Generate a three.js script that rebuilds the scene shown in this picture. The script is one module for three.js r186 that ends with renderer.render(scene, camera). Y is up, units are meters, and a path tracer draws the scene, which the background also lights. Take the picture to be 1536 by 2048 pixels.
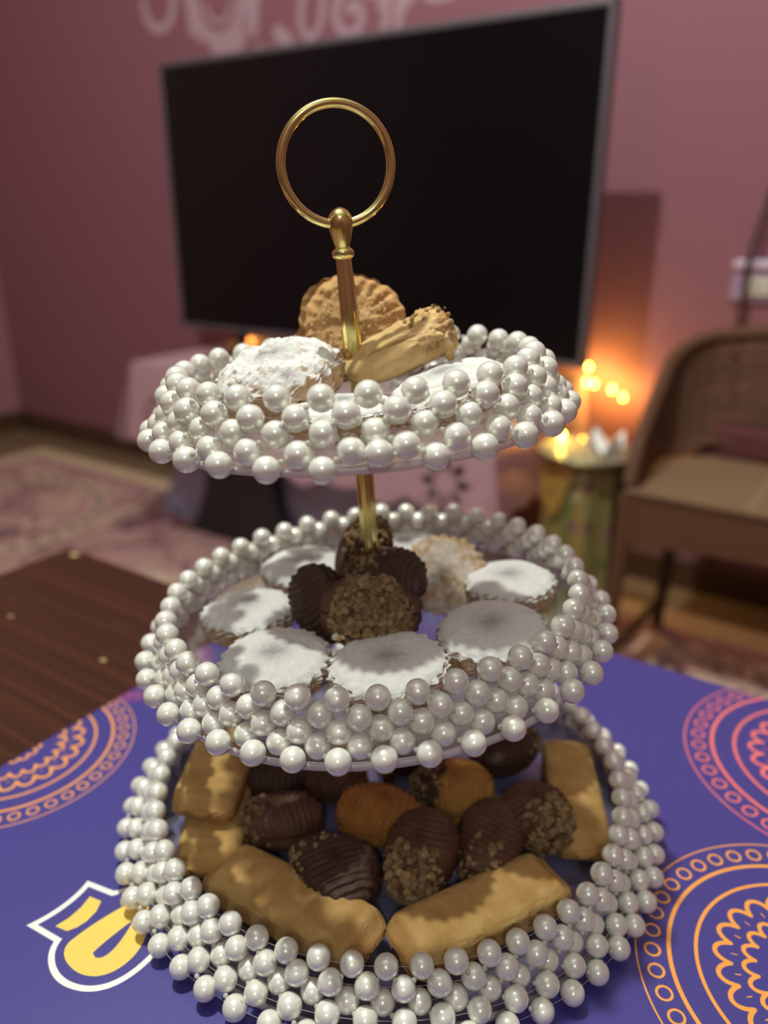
import * as THREE from 'three';
import { mergeGeometries, mergeVertices } from 'three/addons/utils/BufferGeometryUtils.js';
import { RoundedBoxGeometry } from 'three/addons/geometries/RoundedBoxGeometry.js';
import { ImprovedNoise } from 'three/addons/math/ImprovedNoise.js';

// ------------------------------------------------------------------ camera, light, exposure
const scene = new THREE.Scene();
const camera = new THREE.PerspectiveCamera(2 * Math.atan(1024 / 1560) * 180 / Math.PI, 1536 / 2048, 0.03, 30);
camera.rotation.x = -21 * Math.PI / 180;                 // hand-held phone, 36 cm above the table, tilted down
camera.focus = 0.365; camera.userData.fStop = 3.6;
scene.background = new THREE.Color(0x000000);
const renderer = new THREE.WebGLRenderer({ antialias: true });
renderer.toneMapping = THREE.LinearToneMapping;
renderer.toneMappingExposure = 1.0;
renderer.shadowMap.enabled = true;
const KEY = 8.6, FILL = 0.5, FAIRY = 0.030;              // pendant, added unseen fill lamp behind the camera, each fairy bulb
const KEY_AT = [-0.325, 1.45, -0.57];

// ------------------------------------------------------------------ helpers
const V = (x, y, z) => new THREE.Vector3(x, y, z);
const RAD = Math.PI / 180, TURN = -33.8 * RAD;            // the room stands turned against the view
const CR = Math.cos(33.8 * RAD), SR = Math.sin(33.8 * RAD);
const room = (s, y, t) => V(s * CR + t * SR, y, s * SR - t * CR);   // s along the television wall, t towards it
let seed = 7;
const rnd = () => { seed = (seed + 0x6d2b79f5) | 0; let t = Math.imul(seed ^ (seed >>> 15), 1 | seed); t = (t + Math.imul(t ^ (t >>> 7), 61 | t)) ^ t; return ((t ^ (t >>> 14)) >>> 0) / 4294967296; };
const rr = (a, b) => a + (b - a) * rnd();
const noise = new ImprovedNoise();
const nz = (x, y, z) => noise.noise(x + 31.7, y + 11.3, z + 57.1);
const fbm = (x, y, z, n = 4) => { let s = 0, a = 1, f = 1; for (let i = 0; i < n; i++) { s += a * nz(x * f, y * f, z * f); a *= 0.5; f *= 2.03; } return s; };
const clamp = (x, a = 0, b = 1) => Math.min(b, Math.max(a, x));
const sm = (a, b, x) => { const t = clamp((x - a) / (b - a)); return t * t * (3 - 2 * t); };
const lin = (r, g, b) => new THREE.Color().setRGB(r, g, b);
const std = (color, roughness = 0.6, more = {}) => new THREE.MeshPhysicalMaterial({ color: color instanceof THREE.Color ? color : new THREE.Color(color), roughness, ...more });
const used = {};
const numbered = (n) => { used[n] = (used[n] ?? -1) + 1; return used[n] ? n + '_' + String(used[n]).padStart(3, '0') : n; };
function mesh(name, geometry, material, parent) {
  const m = new THREE.Mesh(geometry, material); m.castShadow = m.receiveShadow = true;
  if (parent) { m.name = name; parent.add(m); } else { m.name = numbered(name); scene.add(m); }
  return m;
}
function tag(o, label, category, group) { o.userData.label = label; o.userData.category = category; if (group) o.userData.group = group; return o; }
function thing(name, label, category, group) { const o = new THREE.Group(); o.name = numbered(name); scene.add(o); return tag(o, label, category, group); }
const structure = (o) => { o.userData.kind = 'structure'; return o; };
function inRoom(o, s, y, t, turn = 0) { o.position.copy(room(s, y, t)); o.rotation.y = TURN + turn; return o; }
const move = (g, x, y, z) => { g.translate(x, y, z); return g; };
const box = (w, h, d, x, y, z) => move(new THREE.BoxGeometry(w, h, d), x, y, z);
const rbox = (w, h, d, x, y, z, r = 0.004, n = 3) => move(new RoundedBoxGeometry(w, h, d, n, r), x, y, z);
const plain = (g) => { const o = g.index ? g.toNonIndexed() : g; for (const k of Object.keys(o.attributes)) if (!['position', 'normal', 'uv'].includes(k)) o.deleteAttribute(k); return o; };
const join = (gs) => mergeGeometries(gs.map(plain));
const tube = (pts, r, n = 24, k = 6, closed = false) => new THREE.TubeGeometry(new THREE.CatmullRomCurve3(pts, closed), n, r, k, closed);
const rod = (a, b, r, k = 8, r2 = r) => { const d = b.clone().sub(a), g = new THREE.CylinderGeometry(r2, r, d.length(), k); g.applyQuaternion(new THREE.Quaternion().setFromUnitVectors(V(0, 1, 0), d.clone().normalize())); const c = a.clone().add(b).multiplyScalar(0.5); return move(g, c.x, c.y, c.z); };
const lathe = (pts, n = 48) => new THREE.LatheGeometry(pts.map(([r, y]) => new THREE.Vector2(r, y)), n);
// a grid surface: f(i/nu, j/nv) returns a point; optional colour(i/nu, j/nv, point, normal)
function grid(nu, nv, f, uvOf, wrapU = false) {
  const P = [], U = [], I = [];
  for (let j = 0; j <= nv; j++) for (let i = 0; i <= nu; i++) { const p = f(i / nu, j / nv); P.push(p.x, p.y, p.z); const w = uvOf ? uvOf(i / nu, j / nv, p) : [i / nu, j / nv]; U.push(w[0], w[1]); }
  for (let j = 0; j < nv; j++) for (let i = 0; i < nu; i++) { const a = j * (nu + 1) + i, b = a + 1, c = a + nu + 1, d = c + 1; I.push(a, c, b, b, c, d); }
  const g = new THREE.BufferGeometry(); g.setAttribute('position', new THREE.Float32BufferAttribute(P, 3)); g.setAttribute('uv', new THREE.Float32BufferAttribute(U, 2)); g.setIndex(I); g.computeVertexNormals();
  if (wrapU) { const N = g.attributes.normal; for (let j = 0; j <= nv; j++) { const a = j * (nu + 1), b = a + nu, n = V(N.getX(a) + N.getX(b), N.getY(a) + N.getY(b), N.getZ(a) + N.getZ(b)).normalize(); N.setXYZ(a, n.x, n.y, n.z); N.setXYZ(b, n.x, n.y, n.z); } }
  return g;
}
function paint(g, f) {                                   // vertex colours, linear
  const p = g.attributes.position, n = g.attributes.normal, c = new Float32Array(p.count * 3), a = V(), b = V();
  for (let i = 0; i < p.count; i++) { a.fromBufferAttribute(p, i); b.fromBufferAttribute(n, i); const q = f(a, b); c.set(q, i * 3); }
  g.setAttribute('color', new THREE.BufferAttribute(c, 3)); return g;
}
const mix3 = (a, b, t) => [a[0] + (b[0] - a[0]) * t, a[1] + (b[1] - a[1]) * t, a[2] + (b[2] - a[2]) * t];
function noiseMap(n, f) { const d = new Uint8Array(n * n * 4); for (let y = 0; y < n; y++) for (let x = 0; x < n; x++) { const v = clamp(f(x / n, y / n)) * 255; d.set([v, v, v, 255], (y * n + x) * 4); } const t = new THREE.DataTexture(d, n, n); t.wrapS = t.wrapT = THREE.RepeatWrapping; t.magFilter = THREE.LinearFilter; t.needsUpdate = true; return t; }
// seamless noise on a torus
const tor = (u, v, k) => { const a = u * 2 * Math.PI, b = v * 2 * Math.PI; return fbm(Math.cos(a) * k + Math.sin(b) * k * 0.7, Math.sin(a) * k + 3.1, Math.cos(b) * k, 3); };
const grainMap = noiseMap(256, (u, v) => 0.5 + 0.45 * tor(u, v, 9));
const canvasMap = (w, h, draw) => { const c = document.createElement('canvas'); c.width = w; c.height = h; draw(c.getContext('2d'), w, h); const t = new THREE.CanvasTexture(c); t.colorSpace = THREE.SRGBColorSpace; t.wrapS = t.wrapT = THREE.ClampToEdgeWrapping; t.anisotropy = 8; return t; };

// ------------------------------------------------------------------ room shell
const FLOOR = -0.84, CEIL = 1.96, SL = -3.02, SRR = 1.7, TB = -2.3, TW = 1.8;
const cW = SRR - SL, cT = TW - TB, cs = (SL + SRR) / 2, ct = (TB + TW) / 2;
const wallPink = std(lin(0.22, 0.11, 0.12), 0.75);
const sideWall = std(lin(0.34, 0.15, 0.17), 0.75), white = std(lin(0.50, 0.53, 0.50), 0.9);
const shell = (name, g, m, s, y, t) => structure(inRoom(mesh(name, g, m), s, y, t));
shell('floor', new THREE.BoxGeometry(cW + 0.4, 0.1, cT + 0.4), std(lin(0.20, 0.125, 0.07), 0.45), cs, FLOOR - 0.05, ct);
shell('ceiling', new THREE.BoxGeometry(cW + 0.4, 0.1, cT + 0.4), white, cs, CEIL + 0.05, ct);
// television wall with a pale stencilled flourish along its upper part
const wallMap = canvasMap(2048, 1216, (c, w, h) => {
  c.fillStyle = '#8a5764'; c.fillRect(0, 0, w, h);
  const X = (s) => (s - SL) / cW * w, Y = (y) => (CEIL - y) / (CEIL - FLOOR) * h, k = w / cW;
  c.strokeStyle = c.fillStyle = '#ad8c98'; c.lineCap = 'round'; c.lineJoin = 'round';
  const line = (pts, wd, close) => { c.lineWidth = wd * k; c.beginPath(); pts.forEach(([s, y], i) => { if (!i) c.moveTo(X(s), Y(y)); else { const [a, b] = pts[i - 1]; c.quadraticCurveTo(X(a), Y(b), X(s), Y(y)); } }); if (close) c.closePath(); c.stroke(); };
  const poly = (pts) => { c.beginPath(); pts.forEach(([s, y], i) => (i ? c.lineTo(X(s), Y(y)) : c.moveTo(X(s), Y(y)))); c.closePath(); c.fill(); };
  const spiral = (s, y, r, turns, wd, dir = 1, a0 = 0) => { c.lineWidth = wd * k; c.beginPath(); for (let i = 0; i <= 60; i++) { const q = i / 60, a = a0 + dir * q * turns * 6.283, ro = r * (1 - 0.8 * q); const px = X(s + ro * Math.cos(a)), py = Y(y + ro * Math.sin(a)); i ? c.lineTo(px, py) : c.moveTo(px, py); } c.stroke(); };
  const petal = (s, y, a, l, b) => { c.save(); c.translate(X(s), Y(y)); c.rotate(a); c.beginPath(); c.ellipse(0, 0, l * k, b * k, 0, 0, 6.3); c.fill(); c.restore(); };
  // repeated medallions; only the lowest curls show above the television
  for (const s0 of [-1.745, -0.2, 1.2]) {
    const d = s0 + 1.745, P = (a) => a.map(([s, y]) => [s + d, y]);
    c.lineWidth = 0.035 * k; c.beginPath(); c.arc(X(-1.745 + d), Y(0.53), 0.085 * k, 0.1, 3.2); c.stroke();
    c.lineWidth = 0.014 * k; c.beginPath(); c.arc(X(-1.745 + d), Y(0.53), 0.045 * k, 0.1, 3.1); c.stroke();
    poly(P([[-1.80, 0.455], [-1.775, 0.40], [-1.73, 0.40], [-1.69, 0.39], [-1.655, 0.43], [-1.64, 0.47], [-1.70, 0.44]]));
    poly(P([[-1.645, 0.46], [-1.615, 0.43], [-1.60, 0.50], [-1.585, 0.60], [-1.64, 0.58]]));
    poly(P([[-1.865, 0.47], [-1.845, 0.46], [-1.82, 0.44], [-1.81, 0.48], [-1.85, 0.60], [-1.875, 0.62]]));
    c.lineWidth = 0.028 * k; c.beginPath(); c.arc(X(-1.98 + d), Y(0.555), 0.06 * k, -0.2, 3.3); c.stroke();
    c.lineWidth = 0.02 * k; c.beginPath(); c.ellipse(X(-1.425 + d), Y(0.475), 0.035 * k, 0.058 * k, 0.2, 0, 6.3); c.stroke();
    petal(-1.52 + d, 0.425, 0.7, 0.042, 0.021); petal(-1.60 + d, 0.405, 0.2, 0.018, 0.012); petal(-1.56 + d, 0.40, 0.2, 0.018, 0.012);
    spiral(-1.30 + d, 0.452, 0.066, 1.25, 0.024, 1, 0.6);
    petal(-1.20 + d, 0.43, -1.2, 0.03, 0.012); petal(-1.165 + d, 0.425, -1.2, 0.03, 0.012); petal(-1.19 + d, 0.49, -0.9, 0.05, 0.02); petal(-1.14 + d, 0.475, -0.8, 0.05, 0.022);
    petal(-1.04 + d, 0.475, -0.1, 0.06, 0.026);
    spiral(-1.745 + d, 0.80, 0.16, 1.2, 0.035, -1, 3); spiral(-1.40 + d, 0.72, 0.11, 1.2, 0.028, 1, 1); spiral(-2.05 + d, 0.75, 0.11, 1.2, 0.028, -1, 2);
    for (let i = 0; i < 6; i++) petal(-1.745 + d + 0.11 * Math.cos(i * 1.05), 1.05 + 0.11 * Math.sin(i * 1.05), i * -1.05, 0.07, 0.03);
  }
});
{
  const g = new THREE.BoxGeometry(cW + 0.4, CEIL - FLOOR, 0.1), p = g.attributes.position, u = g.attributes.uv;
  for (let i = 0; i < p.count; i++) u.setXY(i, (p.getX(i) + cW / 2) / cW, (p.getY(i) + (CEIL - FLOOR) / 2) / (CEIL - FLOOR));
  shell('wall_back', g, std(0xffffff, 0.72, { map: wallMap }), cs, (FLOOR + CEIL) / 2, TW + 0.05);
}
shell('wall_left', new THREE.BoxGeometry(0.1, CEIL - FLOOR, cT), sideWall, SL - 0.05, (FLOOR + CEIL) / 2, ct);
shell('wall_right', new THREE.BoxGeometry(0.1, CEIL - FLOOR, cT), wallPink, SRR + 0.05, (FLOOR + CEIL) / 2, ct);
shell('wall_front', new THREE.BoxGeometry(cW + 0.4, CEIL - FLOOR, 0.1), wallPink, cs, (FLOOR + CEIL) / 2, TB - 0.05);
const skirt = std(lin(0.075, 0.035, 0.016), 0.45);
shell('baseboard_back', rbox(cW, 0.075, 0.014, 0, 0.0375, 0, 0.003), skirt, cs, FLOOR, TW - 0.007);
shell('baseboard_left', rbox(0.014, 0.075, cT - 0.02, 0, 0.0375, 0, 0.003), skirt, SL + 0.007, FLOOR, ct);

// ------------------------------------------------------------------ rug
const rugMap = canvasMap(2048, 1820, (c, w, h) => {
  seed = 21;
  const RW = 3.6, RH = 3.2, k = w / RW;
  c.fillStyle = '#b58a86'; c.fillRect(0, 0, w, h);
  for (let i = 0; i < 2600; i++) { c.fillStyle = ['rgba(205,172,150,.4)', 'rgba(140,92,100,.4)', 'rgba(214,188,162,.35)', 'rgba(170,118,118,.4)'][i % 4]; c.beginPath(); c.ellipse(rnd() * w, rnd() * h, rr(6, 34), rr(4, 16), rr(0, 3.1), 0, 6.3); c.fill(); }
  const flower = (x, y, r, col) => { c.fillStyle = col; for (let i = 0; i < 7; i++) { const a = i * 0.898; c.beginPath(); c.ellipse(x + Math.cos(a) * r * 0.6, y + Math.sin(a) * r * 0.6, r * 0.45, r * 0.24, a, 0, 6.3); c.fill(); } c.fillStyle = '#b9998b'; c.beginPath(); c.arc(x, y, r * 0.25, 0, 6.3); c.fill(); };
  const vine = (x, y) => { c.strokeStyle = ['rgba(112,66,82,.7)', 'rgba(216,188,160,.8)', 'rgba(128,84,92,.65)'][Math.floor(rnd() * 3)]; c.lineWidth = rr(5, 12); c.beginPath(); let a = rnd() * 6.3; c.moveTo(x, y); for (let i = 0; i < 14; i++) { a += rr(-0.7, 0.7); x += Math.cos(a) * 20; y += Math.sin(a) * 20; c.lineTo(x, y); } c.stroke(); };
  for (let i = 0; i < 520; i++) vine(rnd() * w, rnd() * h);
  for (let i = 0; i < 210; i++) flower(rnd() * w, rnd() * h, rr(22, 52), ['#6b4055', '#cdb39f', '#7a4c5d', '#946470'][i % 4]);
  // curved bands of dark lozenges, and the border
  c.lineWidth = 7;
  for (const [x, y, r] of [[2.42, 0.62, 0.34], [2.42, 0.62, 0.26], [1.0, 1.6, 0.5], [1.0, 1.6, 0.4], [2.5, 2.3, 0.5], [0.5, 0.5, 0.3]]) {
    c.strokeStyle = '#c0a391'; c.lineWidth = 30; c.beginPath(); c.arc(x * k, y * k, r * k, 0, 6.3); c.stroke();
    c.fillStyle = '#3f2a38'; const n = Math.round(r * 110); for (let i = 0; i < n; i++) { const a = i / n * 6.283; c.beginPath(); c.ellipse(x * k + Math.cos(a) * r * k, y * k + Math.sin(a) * r * k, 9, 6, a + 1.57, 0, 6.3); c.fill(); }
  }
  c.fillStyle = 'rgba(226,202,184,.55)'; c.fillRect(w * 0.55, 0, w * 0.45, h * 0.16);  // paler field at the far right: brighter light painted into the rug
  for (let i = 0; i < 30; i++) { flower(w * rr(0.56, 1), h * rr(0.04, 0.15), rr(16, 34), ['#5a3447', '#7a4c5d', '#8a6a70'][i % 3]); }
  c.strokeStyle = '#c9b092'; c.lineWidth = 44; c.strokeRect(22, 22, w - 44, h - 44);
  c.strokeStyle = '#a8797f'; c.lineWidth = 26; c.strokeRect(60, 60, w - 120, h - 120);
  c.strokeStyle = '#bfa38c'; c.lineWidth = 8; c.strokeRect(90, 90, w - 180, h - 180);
  for (let x = 150; x < w; x += 330) { c.strokeStyle = 'rgba(190,165,132,.85)'; c.lineWidth = 10; c.beginPath(); c.moveTo(x, 95); c.bezierCurveTo(x + 30, 200, x - 40, 320, x + 10, 430); c.stroke(); }
});
{
  const g = new THREE.BoxGeometry(3.6, 0.012, 3.2); 
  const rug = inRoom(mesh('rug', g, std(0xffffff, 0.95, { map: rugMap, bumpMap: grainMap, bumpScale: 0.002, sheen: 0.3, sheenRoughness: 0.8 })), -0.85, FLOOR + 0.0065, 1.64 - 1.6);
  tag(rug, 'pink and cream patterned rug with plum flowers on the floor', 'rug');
}

// ------------------------------------------------------------------ pendant over the table, and an added fill lamp
function pendant(name, label, at, power, color, radius, size) {
  const t = thing(name, label, 'lamp'); t.position.set(...at);
  const bulb = mesh('bulb', new THREE.SphereGeometry(radius, 24, 16), std(0xffffff, 0.4, { emissive: color, emissiveIntensity: 30 }), t);
  bulb.castShadow = false;
  mesh('socket', move(lathe([[0.001, 0], [0.018, 0], [0.02, 0.01], [0.02, 0.05], [0.012, 0.06], [0.003, 0.065]], 24), 0, radius * 0.8, 0), std(0xd8d4cc, 0.4), t);
  mesh('cord', rod(V(0, radius + 0.05, 0), V(0, CEIL - at[1] - 0.03, 0), 0.003), std(0xe6e2da, 0.6), t);
  mesh('ceiling_rose', move(lathe([[0.001, 0], [0.04, 0.004], [0.05, 0.03]], 32), 0, CEIL - at[1] - 0.03, 0), std(0xe6e2da, 0.5), t);
  const l = new THREE.PointLight(color, power, 0, 2); l.castShadow = true; l.shadow.radius = size; l.name = 'lamp_light'; t.add(l);
}
pendant('pendant_lamp', 'bare white bulb hanging from the ceiling above the table', KEY_AT, KEY, new THREE.Color(0.955, 1.0, 0.90), 0.03, 1.3);
{ const at = room(0.9, 1.55, -1.5); pendant('added_fill_lamp', 'added unseen round fill lamp behind the camera', [at.x, at.y, at.z], FILL, new THREE.Color(0.93, 1.0, 0.95), 0.11, 5); }  // added out of view to lift the shaded sides

// ------------------------------------------------------------------ television on its cloth-covered table
{
  const tv = thing('television', 'large black flat television with its screen off', 'television'); inRoom(tv, -1.073, -0.34, 1.475);
  const fm = std(lin(0.025, 0.022, 0.024), 0.4, { metalness: 0.4 });
  mesh('screen', rbox(1.092, 0.596, 0.012, 0, 0.365, 0.008, 0.002), std(lin(0.0035, 0.0035, 0.004), 0.16, { specularIntensity: 0.75 }), tv);
  const edge = 0.012, W = 1.112, H = 0.616, y0 = 0.057;
  const frame = mesh('bezel', join([rbox(W, edge, 0.03, 0, y0 + edge / 2, 0, 0.003), rbox(W, edge, 0.03, 0, y0 + H - edge / 2, 0, 0.003), rbox(edge, H, 0.03, -W / 2 + edge / 2, y0 + H / 2, 0, 0.003), rbox(edge, H, 0.03, W / 2 - edge / 2, y0 + H / 2, 0, 0.003)]), std(lin(0.16, 0.14, 0.16), 0.4, { metalness: 0.5 }), tv);
  mesh('rear_housing', join([rbox(1.10, 0.60, 0.02, 0, 0.363, -0.012, 0.005), rbox(0.8, 0.36, 0.04, 0, 0.27, -0.04, 0.015)]), fm, tv);
  for (const x of [-0.36, 0.36]) mesh('foot', join([rbox(0.03, 0.06, 0.02, x, 0.035, -0.01, 0.004), rbox(0.03, 0.008, 0.2, x, 0.005, 0.01, 0.003)]), fm, tv);
}
{
  const tt = thing('television_table', 'dark table with lavender flared legs under the television', 'table'); inRoom(tt, -1.09, FLOOR, 1.49);
  const dark = std(lin(0.022, 0.026, 0.034), 0.4), lav = std(lin(0.36, 0.36, 0.50), 0.5);
  mesh('table_top', rbox(0.94, 0.03, 0.42, -0.01, 0.475, 0, 0.006), dark, tt);
  mesh('dark_backing', rbox(0.90, 0.15, 0.38, -0.01, 0.385, 0, 0.006), dark, tt);  // added dark box behind the cloth, stands in for shade in its holes
  const flare = (w0, w1, w2, h) => { const s = new THREE.Shape(); s.moveTo(-w2, 0); s.lineTo(w2, 0); s.bezierCurveTo(w1, h * 0.3, w0, h * 0.6, w0 * 1.05, h); s.lineTo(-w0 * 1.05, h); s.bezierCurveTo(-w0, h * 0.6, -w1, h * 0.3, -w2, 0); return new THREE.ExtrudeGeometry(s, { depth: 0.03, bevelEnabled: true, bevelSize: 0.003, bevelThickness: 0.003, bevelSegments: 2, curveSegments: 20 }); };
  mesh('front_panel', move(flare(0.095, 0.10, 0.20, 0.455), -0.29, 0.002, 0.075), dark, tt);
  const bp = new THREE.Shape(); bp.moveTo(-0.67, 0); bp.lineTo(0.30, 0); bp.lineTo(0.36, 0.455); bp.lineTo(-0.45, 0.455); bp.bezierCurveTo(-0.50, 0.32, -0.57, 0.14, -0.67, 0);
  mesh('rear_panel', move(new THREE.ExtrudeGeometry(bp, { depth: 0.03, bevelEnabled: true, bevelSize: 0.003, bevelThickness: 0.003, bevelSegments: 2, curveSegments: 20 }), 0, 0.003, 0.03), lav, tt);
}
{
  // cloth: flat top, a front drop with scalloped hem and cut-out flowers, flared ends
  const cl = thing('tablecloth', 'dusty pink cutwork cloth hanging over the television table', 'tablecloth'); inRoom(cl, -1.09, -0.346, 1.49);
  const pink = std(lin(0.46, 0.26, 0.30), 0.9, { sheen: 0.4, sheenRoughness: 0.7, bumpMap: grainMap, bumpScale: 0.002 });
  mesh('cloth_top', rbox(0.985, 0.004, 0.46, -0.0075, 0, 0, 0.0015), pink, cl);
  const drop = (w, h, flare, holes) => {
    const s = new THREE.Shape(); s.moveTo(-w / 2, 0); s.lineTo(w / 2, 0); s.lineTo(w / 2 + flare, -h);
    const n = Math.round((w + 2 * flare) / 0.11); for (let i = 0; i < n; i++) { const a = w / 2 + flare - (i + 1) * (w + 2 * flare) / n, m = a + (w + 2 * flare) / n / 2; s.quadraticCurveTo(m, -h - (i % 2 ? 0.025 : 0.055), a, -h); }
    s.lineTo(-w / 2, 0);
    for (const [x, y, r] of holes) for (let i = 0; i < 8; i++) { const a = i * Math.PI / 4, p = new THREE.Path(); p.absellipse(x + Math.cos(a) * r, y + Math.sin(a) * r, r * 0.42, r * 0.24, 0, Math.PI * 2, false, a); s.holes.push(p); }
    return new THREE.ExtrudeGeometry(s, { depth: 0.003, bevelEnabled: false, curveSegments: 8 });
  };
  const f = drop(0.985, 0.185, 0.03, [[0.405, -0.142, 0.038], [0.13, -0.13, 0.034], [-0.14, -0.13, 0.034], [-0.41, -0.12, 0.034]]); f.rotateX(-0.10); move(f, -0.0075, 0.002, 0.229);
  mesh('front_drop', f, pink, cl);
  for (const sgn of [-1, 1]) { const e = drop(0.46, 0.20, 0.03, [[0, -0.11, 0.03]]); e.rotateX(sgn > 0 ? -0.08 : -0.30); e.rotateY(sgn * Math.PI / 2); move(e, sgn > 0 ? 0.485 : -0.5, 0.002, 0); mesh('end_drop', e, pink, cl); }
}

// ------------------------------------------------------------------ round glass side table, fairy lights, ornament
const TABLE = [-0.452, 1.345], TABLE_Y = -0.40;
{
  const st = thing('side_table', 'small round glass side table with olive flowered skirt beside the armchair', 'table'); inRoom(st, TABLE[0], FLOOR, TABLE[1]);
  const h = TABLE_Y - FLOOR, R = 0.088, metal = std(lin(0.16, 0.14, 0.06), 0.35, { metalness: 0.8 });
  mesh('glass_top', move(lathe([[0.001, 0], [R - 0.004, 0], [R, 0.003], [R - 0.004, 0.008], [0.001, 0.008]], 72), 0, h - 0.008, 0), std(lin(0.9, 0.95, 0.9), 0.04, { transmission: 0.85, thickness: 0, ior: 1.5 }), st);
  mesh('metal_rim', move(new THREE.TorusGeometry(R, 0.005, 10, 72).rotateX(Math.PI / 2), 0, h - 0.008, 0), metal, st);
  mesh('gold_liner', move(lathe([[0.001, 0], [R - 0.010, 0], [R - 0.009, -0.004]], 64), 0, h - 0.011, 0), std(lin(0.62, 0.43, 0.13), 0.4, { metalness: 0.3 }), st);
  const skirtMap = canvasMap(1024, 512, (c, w, hh) => {
    seed = 5; c.fillStyle = '#6f6a3c'; c.fillRect(0, 0, w, hh);
    for (let i = 0; i < 26; i++) { c.fillStyle = ['rgba(150,128,58,.8)', 'rgba(96,104,58,.8)', 'rgba(140,118,70,.8)'][i % 3]; const x = rnd() * w; c.fillRect(x, 0, rr(14, 46), hh); }
    for (let i = 0; i < 90; i++) { c.fillStyle = ['#8a5560', '#a7977c', '#5c3a3f', '#4f5a2c'][i % 4]; const x = rnd() * w, y = rnd() * hh; for (let k = 0; k < 5; k++) { c.beginPath(); c.ellipse(x + Math.cos(k * 1.26) * 11, y + Math.sin(k * 1.26) * 11, 9, 7, 0, 0, 6.3); c.fill(); } }
  });
  const folds = grid(220, 24, (u, v) => { const a = -u * 2 * Math.PI, r = 0.068 + 0.014 * v + (0.002 + 0.005 * v) * Math.sin(a * 13 + 1.3 * Math.sin(a * 3)); return V(r * Math.cos(a), (h - 0.016) * (1 - v) + 0.004, r * Math.sin(a)); }, (u, v) => [u, 1 - v], true);
  mesh('cloth_skirt', folds, std(0xffffff, 0.85, { map: skirtMap, side: THREE.DoubleSide }), st);
  const swag = grid(90, 10, (u, v) => { const a = 1.5 + u * 2.4, d = 0.09 * Math.abs(Math.sin(u * Math.PI * 2)) + 0.02, r = 0.075 + 0.003 * Math.sin(v * 18) + 0.006 * v; return V(r * Math.cos(a), h - 0.016 - d * v, r * Math.sin(a)); });
  mesh('gold_swag', swag, std(lin(0.42, 0.27, 0.06), 0.4, { metalness: 0.3, side: THREE.DoubleSide }), st);
}
{
  const or = thing('napkin_flower', 'small white folded napkin flower on the glass side table', 'napkin'); inRoom(or, -0.412, TABLE_Y + 0.0005, 1.315, 0.5); or.scale.setScalar(0.87);
  const wm = std(lin(0.90, 0.89, 0.86), 0.5);
  for (let i = 0; i < 4; i++) {
    const a = i * Math.PI / 2 + 0.4, g = grid(14, 10, (u, v) => { const w = 0.022 * Math.sin(Math.PI * (0.12 + 0.88 * v) * 0.94) * (2 * u - 1), l = 0.006 + 0.034 * v; return V(l, 0.003 + 0.052 * v * v * 0.8 - 0.01 * (2 * u - 1) ** 2 * (1 - v), w); }, null);
    const g2 = g.clone(); move(g2, 0, 0.002, 0); const m = join([g, g2]); m.rotateY(a); mesh('petal', m, std(lin(0.90, 0.89, 0.86), 0.5, { side: THREE.DoubleSide }), or);
  }
  mesh('center_knot', lathe([[0.001, 0], [0.014, 0], [0.016, 0.008], [0.011, 0.016], [0.004, 0.014], [0.001, 0.012]], 24), wm, or);
}
{
  const fl = thing('fairy_lights', 'string of warm yellow fairy lights draped behind the side table', 'fairy lights');
  const bulbs = [[-1.583, -0.333, 1.66], [-0.604, -0.33, 1.745], [-0.606, -0.366, 1.745], [-0.588, -0.367, 1.745], [-0.545, -0.375, 1.745], [-0.518, -0.39, 1.745], [-0.515, -0.393, 1.375]];
  const pts = [room(-1.585, -0.336, 1.67), room(-1.35, -0.338, 1.71), room(-1.0, -0.337, 1.72), room(-0.7, -0.33, 1.725), room(-0.604, -0.324, 1.75), room(-0.606, -0.36, 1.75), room(-0.588, -0.36, 1.75), room(-0.545, -0.368, 1.75), room(-0.518, -0.383, 1.75), room(-0.515, -0.40, 1.70), room(-0.52, -0.396, 1.5), room(-0.518, -0.3965, 1.40), room(-0.514, -0.3965, 1.375), room(-0.48, -0.3965, 1.33)];
  mesh('wire', tube(pts, 0.0008, 160, 5), std(lin(0.25, 0.15, 0.05), 0.4, { metalness: 0.6 }), fl);
  const bg = lathe([[0.0005, -0.006], [0.0028, -0.004], [0.0036, 0], [0.0026, 0.004], [0.0006, 0.006]], 12);
  const glow = std(lin(1, 0.75, 0.2), 0.4, { emissive: new THREE.Color(1, 0.66, 0.07), emissiveIntensity: 50 });
  for (const [s, y, t] of bulbs) {
    const b = mesh('bulb', bg, glow, fl); b.position.copy(room(s, y, t)); b.castShadow = false;
    const l = new THREE.PointLight(new THREE.Color(1, 0.58, 0.10), FAIRY, 0, 2); l.position.copy(b.position); l.castShadow = true; l.shadow.radius = 0.15; l.name = 'bulb_light'; fl.add(l);
  }
}

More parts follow.
